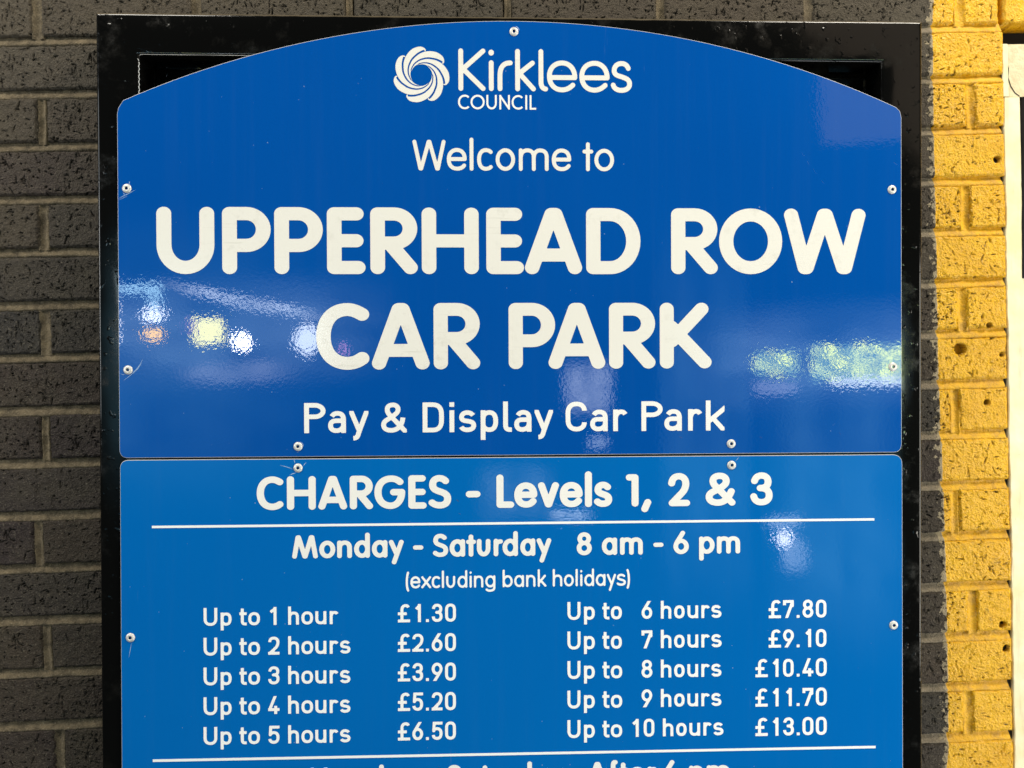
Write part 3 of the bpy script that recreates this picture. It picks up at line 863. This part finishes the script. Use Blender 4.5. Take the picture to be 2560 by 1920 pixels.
# arch through the measured points
U0, U1, VT = 25.2, 1098.6, 3.2
ctr = 560.0; half = 537.0; sag = 116.5
Rr = (half ** 2 + sag ** 2) / (2 * sag)
arch = []
for i in range(49):
    u = 33 + (1091 - 33) * i / 48
    arch.append((u, VT + Rr - math.sqrt(Rr ** 2 - (u - ctr) ** 2)))
pts = arch + [(U1, 596.2), (24.4, 593.0)]
rad_ = [0] * 49 + [21, 21]
left_c = [(24.9, 133), (26.5, 125.5)]; right_c = [(1096.4, 122.5), (1098.4, 131)]
pts = left_c + arch + right_c + [(U1, 597.1), (24.4, 597.1)]
rad_ = [0, 0] + [0] * 49 + [0, 0] + [12, 12]
header = panel("header_panel", fillet(pts, rad_), M_HEAD)
tag(header, "arched upper panel in brighter blue")
pts = [(24.9, 599.6), (1099.4, 600.0), (1101.0, 1404), (23.2, 1404)]
tariff = panel("tariff_panel", fillet(pts, [12, 14, 12, 12]), M_TARIFF, zf=-64.9)
tag(tariff, "square lower panel of charges in slightly greener blue")

LINES = [
('council wordmark','K',99.1,57.6,6.6,'K:483.6:520.5 i:525.1:531.6 r:537.0:557.7 k:561.1:589.3 l:593.1:606.0 e:604.6:646.2 e:649.1:690.8 s:692.4:721.6'),
('council word','N',124.1,19.7,2.55,'C:483.0:499.0 O:500.0:519.2 U:521.6:535.8 N:539.3:553.7 C:556.1:572.3 I:574.8:577.7 L:580.7:589.7'),
('welcome','V',207.8,41.7,5.29,'W:420.7:465.7 e:467.3:494.4 l:498.3:503.8 c:508.6:530.7 o:533.9:560.5 m:565.6:606.5 e:610.8:637.5 t:653.1:667.8 o:669.4:696.5'),
('upper','V',348.9,90.7,19.8,'U:76.1:153.2 P:163.6:228.7 P:233.5:298.8 E:304.3:356.3 R:362.9:427.1 H:432.6:510.3 E:520.6:572.1 A:573.4:652.0 D:657.6:732.7 R:775.2:840.0 O:841.9:930.1 W:932.7:1047.3'),
('carpark','V',478.9,90.6,19.44,'C:289.1:360.8 A:364.2:442.6 R:448.1:511.6 P:550.6:614.5 A:605.3:683.5 R:688.8:753.0 K:759.1:831.1'),
('pay','D',564.9,40.9,6.55,'P:272.1:301.0 a:304.4:328.5 y:333.2:359.0 &:376.2:411.0 D:432.6:461.6 i:469.2:475.4 s:481.6:505.6 p:511.8:535.7 l:542.6:554.5 a:557.8:581.5 y:585.8:611.1 C:628.5:657.6 a:662.3:686.6 r:694.1:714.5 P:733.3:762.8 a:765.1:789.4 r:798.1:818.6 k:822.9:848.9'),
('charges','V',669.2,45.8,10.12,'C:207.1:244.0 H:247.7:287.6 A:290.0:330.0 R:332.6:365.1 G:366.0:408.9 E:412.1:438.0 S:439.6:471.5 -:490.5:511.6 L:532.5:557.8 e:556.9:589.5 v:589.5:619.5 e:619.5:652.0 l:654.2:664.5 s:666.7:692.9 1:710.9:729.5 ,:732.2:747.1 2:769.7:801.1 &:821.8:864.5 3:884.3:916.6'),
('monday','V',735.6,31.7,6.71,'M:254.4:289.8 o:291.0:313.4 n:315.2:336.0 d:338.2:360.3 a:362.3:384.2 y:385.4:406.3 -:418.2:433.0 S:445.3:466.9 a:468.2:489.9 t:490.7:504.9 u:505.4:524.8 r:528.4:541.9 d:540.6:562.5 a:565.0:586.4 y:587.5:608.3 8:642.8:664.3 a:677.5:699.1 m:702.7:735.0 -:749.0:763.6 6:776.9:799.0 p:812.7:835.0 m:837.5:870.7'),
('excluding','V',778.3,22.2,2.97,'(:408.4:413.1 e:414.8:428.4 x:429.6:443.1 c:443.9:455.7 l:457.7:460.6 u:463.6:475.9 d:479.0:492.5 i:495.6:498.7 n:501.6:514.4 g:517.1:531.0 b:540.9:554.8 a:556.8:570.3 n:573.2:586.0 k:589.2:601.1 h:609.9:623.0 o:625.4:638.9 l:641.4:644.3 i:647.8:650.7 d:653.4:667.0 a:669.3:682.9 y:684.6:697.3 s:698.2:711.0 ):711.9:716.7'),
('after','V',1053.9,32.0,6.71,'M:271.3:306.8 o:308.0:330.6 n:332.3:353.2 d:355.5:377.6 a:379.6:401.5 y:402.7:423.7 -:435.6:450.5 S:462.8:484.6 a:485.8:507.6 t:508.4:522.7 u:523.2:542.6 r:546.2:559.8 d:558.5:580.5 a:582.9:604.5 y:605.6:626.4 A:656.5:684.8 f:686.4:699.2 t:699.2:713.7 e:714.8:737.0 r:739.8:753.2 6:761.0:783.3 p:797.9:820.2 m:822.5:855.6'),
('hr0','D',825.6,24.3,3.94,'U:135.2:153.5 p:158.0:172.6 t:183.2:192.9 o:195.1:210.8 1:223.2:233.1 h:248.8:263.3 o:266.7:282.1 u:285.5:300.4 r:304.9:317.2'),
('hr1','D',866.1,24.4,3.94,'U:134.9:153.2 p:157.8:172.4 t:182.9:192.6 o:194.8:210.5 2:221.6:236.8 h:248.6:263.1 o:266.5:281.9 u:285.3:300.2 r:304.7:317.0 s:318.4:332.8'),
('hr2','D',906.6,24.4,3.94,'U:134.6:152.9 p:157.5:172.1 t:182.7:192.4 o:194.6:210.3 3:221.3:236.6 h:248.3:262.8 o:266.2:281.6 u:285.0:299.9 r:304.4:316.7 s:318.1:332.6'),
('hr3','D',947.1,24.3,3.94,'U:134.3:152.6 p:157.2:171.8 t:182.4:192.1 o:194.3:210.0 4:221.1:236.3 h:248.0:262.6 o:266.0:281.4 u:284.8:299.7 r:304.2:316.5 s:317.9:332.3'),
('hr4','D',987.7,24.4,3.94,'U:134.0:152.3 p:156.9:171.5 t:182.1:191.8 o:194.0:209.7 5:220.8:236.1 h:247.8:262.3 o:265.7:281.1 u:284.5:299.4 r:303.9:316.2 s:317.7:332.1'),
('price 1.30','D',824.6,24.7,4.02,'£:397.5:414.1 1:420.5:428.8 .:435.7:440.1 3:443.6:458.4 0:461.9:476.7'),
('price 2.60','D',865.1,24.7,4.02,'£:397.3:413.9 2:416.9:431.7 .:435.5:439.9 6:443.4:458.2 0:461.7:476.5'),
('price 3.90','D',905.6,24.7,4.02,'£:397.1:413.7 3:416.7:431.4 .:435.3:439.7 9:443.2:458.0 0:461.5:476.3'),
('price 5.20','D',946.2,24.8,4.02,'£:396.9:413.5 5:416.5:431.2 .:435.1:439.5 2:443.0:457.8 0:461.3:476.1'),
('price 6.50','D',986.7,24.7,4.02,'£:396.7:413.3 6:416.3:431.0 .:434.9:439.3 5:442.8:457.6 0:461.1:475.9'),
('hrs6','D',824.7,24.7,4.09,'U:630.0:648.0 p:652.9:667.8 t:678.3:687.8 o:690.1:705.3 6:732.7:747.7 h:759.5:774.1 o:778.0:792.6 u:796.6:811.6 r:816.0:828.4 s:829.6:844.3'),
('hrs7','D',865.5,24.8,4.02,'U:629.8:647.9 p:652.7:667.7 t:678.2:687.6 o:690.0:705.2 7:732.5:747.6 h:759.4:774.0 o:777.9:792.5 u:796.5:811.5 r:815.9:828.3 s:829.5:844.2'),
('hrs8','D',906.3,24.7,4.02,'U:629.7:647.7 p:652.6:667.5 t:678.1:687.5 o:689.8:705.1 8:732.4:747.5 h:759.3:773.9 o:777.8:792.4 u:796.3:811.4 r:815.8:828.2 s:829.4:844.1'),
('hrs9','D',947.1,24.7,4.09,'U:629.5:647.6 p:652.4:667.4 t:677.9:687.4 o:689.7:705.0 9:732.3:747.4 h:759.2:773.8 o:777.7:792.3 u:796.2:811.3 r:815.7:828.1 s:829.3:844.0'),
('hrs10','D',988.0,24.7,4.09,'U:629.4:647.4 p:652.3:667.2 t:677.8:687.2 o:689.5:704.8 1:718.6:728.2 0:735.2:750.0 h:761.9:776.3 o:780.4:794.8 u:798.9:813.8 r:818.4:830.6 s:832.1:846.5'),
('price 7.80','D',826.3,25.1,4.09,'£:910.3:927.5 7:930.5:945.7 .:949.7:954.3 8:957.9:973.1 0:976.8:992.0'),
('price 9.10','D',867.3,25.1,4.09,'£:910.2:927.4 9:930.5:945.7 .:949.6:954.2 1:961.2:969.9 0:976.7:991.9'),
('price 10.40','D',908.2,25.1,4.09,'£:891.6:908.7 1:915.2:923.8 0:930.4:945.6 .:949.6:954.1 4:957.7:973.0 0:976.6:991.9'),
('price 11.70','D',949.2,25.1,4.09,'£:891.5:908.6 1:915.2:923.8 1:933.8:942.4 .:949.5:954.1 7:957.7:972.9 0:976.6:991.9'),
('price 13.00','D',990.2,25.1,4.16,'£:891.4:908.6 1:915.1:923.7 3:930.3:945.5 .:949.5:954.0 0:957.6:972.9 0:976.5:991.8'),
]
def split_words(chars, cap):
    words = [[chars[0]]]
    for a, b in zip(chars[:-1], chars[1:]):
        if b[1] - a[2] > .36 * cap: words.append([])
        words[-1].append(b)
    return words
for nm, font, vb, cap, t, cs in LINES:
    chars = []
    for tok in cs.split(' '):
        c, a, b = tok.rsplit(':', 2); q = {'charges': .5, 'monday': .35, 'after': .35}.get(nm, 0)
        chars.append((c, float(a) + q, float(b) - q))
    t *= {'charges': .96, 'monday': .96, 'after': .96}.get(nm, 1)
    up = vb < 600
    par = header if up else tariff
    mat = M_CREAM if nm in ('council wordmark', 'upper', 'carpark', 'welcome', 'charges', 'monday', 'after') and up else M_WHITE
    if nm in ('pay', 'council word', 'charges', 'monday', 'after'): mat = M_OFFW
    for wd in split_words(chars, cap):
        VV, FF = [], []
        for c, a, b in wd:
            w_ = b - a
            flat_shape(VV, FF, glyph(font, c, w_, cap, t), a, -vb, (YS - .35) * MM, .35 * MM)
        o = mesh_ob("lettering", VV, FF, mat, par)
        tag(o, 'white lettering that reads "%s"' % ''.join(c for c, _, _ in wd))

# ruled lines
def bar(u0, v0, u1, v1, th):
    VV, FF = [], []
    x = [(u0, v0 - th / 2), (u1, v1 - th / 2), (u1, v1 + th / 2), (u0, v0 + th / 2)]
    flat_shape(VV, FF, [[(a, -b) for a, b in x]], 0, 0, (YS - .35) * MM, .35 * MM)
    return mesh_ob("ruled_line", VV, FF, M_WHITE, tariff)
bar(67.0, 690.5, 1059.5, 690.3, 3.2)
bar(65.8, 1007.7, 1061.1, 1008.8, 3.3)

# council emblem: seven blades swirling round an empty centre
ro_a = [0, 25, 51, 75, 102, 128, 153, 166]
ro_r = [91, 99, 113, 131, 160, 200, 235, 243]
def ro(a): return float(np.interp(a, ro_a, ro_r))
for k in range(7):
    P_ = []
    for a in np.linspace(0, 164, 34): P_.append((a, ro(a)))
    P_ += [(170, 243), (175, 238), (179, 230), (181.5, 220), (182, 210), (181, 203)]
    for a in np.linspace(178, 54, 26): P_.append((a, ro(a - 51.43) + 8 + 12 * (a - 51) / 130))
    for a in np.linspace(50, 4, 10): P_.append((a, 90 + (a / 51) * 5))
    tip0 = 210 - 51.43 * k
    pts = []
    for a, r_ in P_:
        th = math.radians(tip0 - a); pts.append((r_ * .1589 * math.cos(th), r_ * .1589 * math.sin(th)))
    VV, FF = [], []
    flat_shape(VV, FF, [pts], 433.2, -78.1, (YS - .35) * MM, .35 * MM)
    mesh_ob("emblem_blade", VV, FF, M_CREAM, header)

# pop rivets: domed flange, sunk eye
def rivet(u, v, par, turn):
    prof = [(6.2, 0), (6.15, .45), (5.5, 1.15), (4.4, 1.75), (3.3, 2.05), (2.5, 1.95), (2.15, 1.45), (1.9, .9), (1.75, .2), (1.7, -1.5), (0, -1.6)]
    VV, FF, fm = [], [], []; n = 26
    for i, (r_, hh) in enumerate(prof[:-1]):
        for j in range(n):
            a = 2 * math.pi * j / n + turn
            VV.append(((u + r_ * math.cos(a)) * MM, (YS - hh) * MM, (-v + r_ * math.sin(a)) * MM))
    for i in range(len(prof) - 2):
        for j in range(n):
            q = (j + 1) % n
            FF.append((i * n + j, i * n + q, (i + 1) * n + q, (i + 1) * n + j)); fm.append(1 if i >= 6 else 0)
    b = (len(prof) - 2) * n
    FF.append(tuple(b + j for j in range(n))); fm.append(1)
    return mesh_ob("rivet", VV, FF, None, par, smooth=True, mats=[M_RIVET, M_HOLE], fmat=fm)
RIV = [(559.7, 17.9, 0), (37.2, 233.7, 0), (1084.8, 231.4, 0), (36.9, 478.1, 0), (1085.8, 477.8, 0), (263.6, 583.0, 0), (858.2, 583.4, 0),
       (263.4, 612.2, 1), (858.7, 613.1, 1), (37.2, 840.0, 1), (1086.8, 838.6, 1), (37, 1200, 1), (1087, 1200, 1)]
for i, (u, v, lo) in enumerate(RIV): rivet(u, v, tariff if lo else header, i * .7)

# scratches left by the drill and small chips
def scratches(par, items, name="scratch", mat=None):
    for pts, w_ in items:
        pts = [np.array(p, float) for p in pts]
        L_, R_ = [], []
        for i, p in enumerate(pts):
            d = pts[min(i + 1, len(pts) - 1)] - pts[max(i - 1, 0)]; d /= np.hypot(*d) + 1e-9; n_ = np.array([-d[1], d[0]])
            f = w_ / 2 * (1 - .85 * abs(2 * i / (len(pts) - 1) - 1) ** 2)
            L_.append(p + n_ * f); R_.append(p - n_ * f)
        ring = [(a[0], -a[1]) for a in L_] + [(a[0], -a[1]) for a in R_[::-1]]
        VV, FF = [], []
        flat_shape(VV, FF, [ring], 0, 0, (YS - .12) * MM, 0)
        mesh_ob(name, VV, FF, mat or M_SCR, par)
def arc_pts(cx, cy, r, a0, a1, n=9): return [(cx + r * math.cos(math.radians(a0 + (a1 - a0) * i / n)), cy + r * math.sin(math.radians(a0 + (a1 - a0) * i / n))) for i in range(n + 1)]
scratches(header, [
    ([(26.5, 247.3), (31.9, 244.2), (38.0, 241.2), (43.8, 238.3), (46.7, 236.2)], .7), ([(27, 249.2), (33, 246.2), (38, 243.6)], .35),
    ([(39.7, 228.3), (40.9, 226), (40.7, 223.8)], .8), ([(31.8, 239.4), (33.4, 241.2), (35.1, 241.4)], .8), ([(46, 237), (48.6, 235.6)], .9),
    ([(56.9, 463.0), (53.0, 470.8), (48.3, 477.0), (40.6, 484.8), (30.5, 492.5)], .75), ([(55.5, 468.5), (50.5, 476), (43.4, 483.6)], .45),
    ([(26.5, 482.8), (30.0, 484.4), (33.5, 484.6)], .5),
    (arc_pts(559.7, 17.9, 7.6, -75, -15), .8), (arc_pts(263.6, 583, 7.2, -70, 5), .5), ([(262.5, 590.4), (264.5, 590.8)], 1.1),
    ([(957.5, 179.8), (961, 185.5)], .25), ([(965, 192.5), (967.5, 197)], .35), ([(974, 204), (979, 210.5)], .25), ([(984, 217), (988.8, 223)], .22), ([(1087, 193.5), (1094, 198.5)], .25),
    ([(892, 521), (898, 516)], .3), ([(1000, 560), (1004, 556)], .35)])
scratches(header, [([(898, 574), (901.5, 575.6)], 1.4), ([(1010, 569), (1012, 571.5)], 1.2), ([(786, 573), (790, 575)], 1.6)], "chip", M_SPOT)
scratches(tariff, [
    ([(239.2, 608.4), (245.0, 609.7), (250.8, 611.6), (256.3, 613.8)], .8), ([(252.3, 621.8), (256.2, 619.9), (260.9, 618.6)], 1.2), ([(270.4, 609.6), (272.3, 607.0), (274.7, 604.4)], 1.0),
    ([(258.0, 600.6), (258.7, 603), (259.2, 606)], .9), ([(868.5, 601.5), (867.5, 604), (864.5, 607.5)], .7),
    ([(38.6, 847), (36.8, 857), (35.0, 867)], .7), ([(1085.6, 831.6), (1087.8, 831.2)], .9), ([(1082.0, 845), (1084.5, 846.0)], .8)])
scratches(tariff, [([(478.2, 657.5), (481.5, 659.8)], 2.2), ([(481, 676), (484, 677.4)], 1.2), ([(451.5, 1023), (453.6, 1023.8)], 1.8), ([(233, 827), (236, 829)], 1.0)], "chip", M_SPOT)

# ================================================================== CREAM PAINTED DOOR FRAME AT THE RIGHT EDGE
m, h = new_mat("cream_gloss_paint"); M_FRAME = m
pos = h.add("ShaderNodeNewGeometry").outputs["Position"]
sep = h.add("ShaderNodeSeparateXYZ"); h.link(pos, sep.inputs[0])
cr_ = h.mix(h.ramp(h.noise(pos, 22, 3, .6), .35, .7), (.80, .70, .40), (.86, .79, .56))
cr_ = h.mix(h.math('MULTIPLY', h.ramp(h.noise(pos, 260, 2, .5), .74, .78), .7), cr_, (.14, .11, .07))
mp = h.add("ShaderNodeMapping"); mp.inputs["Scale"].default_value = (90, 1, 9); h.link(pos, mp.inputs["Vector"])
cr_ = h.mix(h.math('MULTIPLY', h.ramp(h.noise(mp.outputs[0], 1.0, 5, .65), .55, .72), .45), cr_, (.38, .28, .17))
h.link(cr_, h.b.inputs["Base Color"]); h.b.inputs["Roughness"].default_value = .38
h.link(h.bump(h.noise(pos, 60, 3, .5), .0012, .5), h.b.inputs["Normal"])
m, h = new_mat("rough_cream_paint"); M_ROUGH = m
pos = h.add("ShaderNodeNewGeometry").outputs["Position"]
c_ = h.mix(h.ramp(h.noise(pos, 70, 4, .65), .35, .7), (.62, .50, .30), (.78, .67, .44))
h.link(c_, h.b.inputs["Base Color"]); h.b.inputs["Roughness"].default_value = .6
h.link(h.bump(h.noise(pos, 120, 4, .6), .0025, .8), h.b.inputs["Normal"])
m, h = new_mat("dark_pane_and_shade"); M_DARK = m  # near-black, for the pane and the painted shade of the recess
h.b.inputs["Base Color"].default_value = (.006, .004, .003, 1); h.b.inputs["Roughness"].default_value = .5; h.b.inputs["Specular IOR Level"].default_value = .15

door = link(bpy.data.objects.new("door_frame", None)); door.location = (.79, 0, Z0)
tag(door, "cream painted door frame standing against the yellow brick end at the right edge", "door frame")
def fr(name, x0, x1, y0, y1, z0, z1, mat, wob=0.0, lab=None, bev=1.2, slope=0.0):
    """slab with small bevels and a slightly uneven left edge (wall mm)"""
    n = max(2, int((z1 - z0) / 9)); VV, FF = [], []
    r = np.random.RandomState(int(abs(x0 * 3 + z0)))
    off = wob * (vnoise(n + 1, 3, 4, r)[0] - .5) + wob * .5 * (r.rand(n + 1) - .5)
    off = off + slope * (np.arange(n + 1) / n)
    prof = lambda o: [(x0 + o, y1), (x0 + o, y0 + bev), (x0 + o + bev, y0), (x1 - bev, y0), (x1, y0 + bev), (x1, y1)]
    for i in range(n + 1):
        z = z0 + (z1 - z0) * i / n
        for x, y in prof(off[i]): VV.append(((x - 790) * MM, y * MM, z * MM))
    for i in range(n):
        for j in range(6):
            q = (j + 1) % 6
            FF.append((i * 6 + j, i * 6 + q, (i + 1) * 6 + q, (i + 1) * 6 + j))
    FF.append(tuple(range(5, -1, -1))); FF.append(tuple(n * 6 + j for j in range(6)))
    o = mesh_ob(name, VV, FF, mat, door)
    if lab: tag(o, lab)
    return o
fr("head_block", 780.5, 1440, 3.0, 90, 396.0, 474.0, M_ROUGH, .8, "rough cream block at the top of the frame, cracked")
fr("edge_strip", 776.6, 786.0, 1.0, 3.0 - .2, 396.5, 474, M_FRAME, 1.0)
fr("stile", 771.2, 803.5, 2.0, 90, -720.0, 395.2, M_FRAME, 1.8, slope=7.6)
fr("panel", 803.8, 1440, 6.0, 90, -720, 126.0, M_FRAME, .3)
fr("dark_pane", 800.0, 1440, 0.9, 88, 126.4, 394.8, M_DARK, 1.4, slope=5.0, lab= "dark pane above the cream panel")
VV, FF = [], []
scr = [([(783.5, 474), (785, 455), (784, 448), (787, 438), (786, 425), (790, 412), (796, 402), (803, 396.8)], 1.5)]
for pts_, w_ in scr:
    P_ = [np.array(p, float) for p in pts_]; L_, R_ = [], []
    for i, p in enumerate(P_):
        d = P_[min(i + 1, len(P_) - 1)] - P_[max(i - 1, 0)]; d /= np.hypot(*d); n_ = np.array([-d[1], d[0]])
        L_.append(p + n_ * w_ / 2); R_.append(p - n_ * w_ / 2)
    ring = [(a[0] - 790, a[1]) for a in L_] + [(a[0] - 790, a[1]) for a in R_[::-1]]
    if area2(ring) < 0: ring = ring[::-1]
    flat_shape(VV, FF, [ring], 0, 0, .00260, 0)
tag(mesh_ob("crack", VV, FF, M_HOLE, door), "thin dark crack running down the head block")
VV, FF = [], []      # smear of soot low on the stile and a fleck of black print
for x0, x1, z0, z1 in ((800.5, 802.3, -318, -304), (802.3, 806, -312, -310)):
    flat_shape(VV, FF, [[(x0 - 790, z0), (x1 - 790, z0), (x1 - 790, z1), (x0 - 790, z1)]], 0, 0, .0014, 0)
mesh_ob("print_mark", VV, FF, M_HOLE, door)
# near-black plate put in for the shade of the recess above the frame
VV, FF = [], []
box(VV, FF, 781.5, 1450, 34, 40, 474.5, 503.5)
mesh_ob("recess_shade", VV, FF, M_DARK, wall)
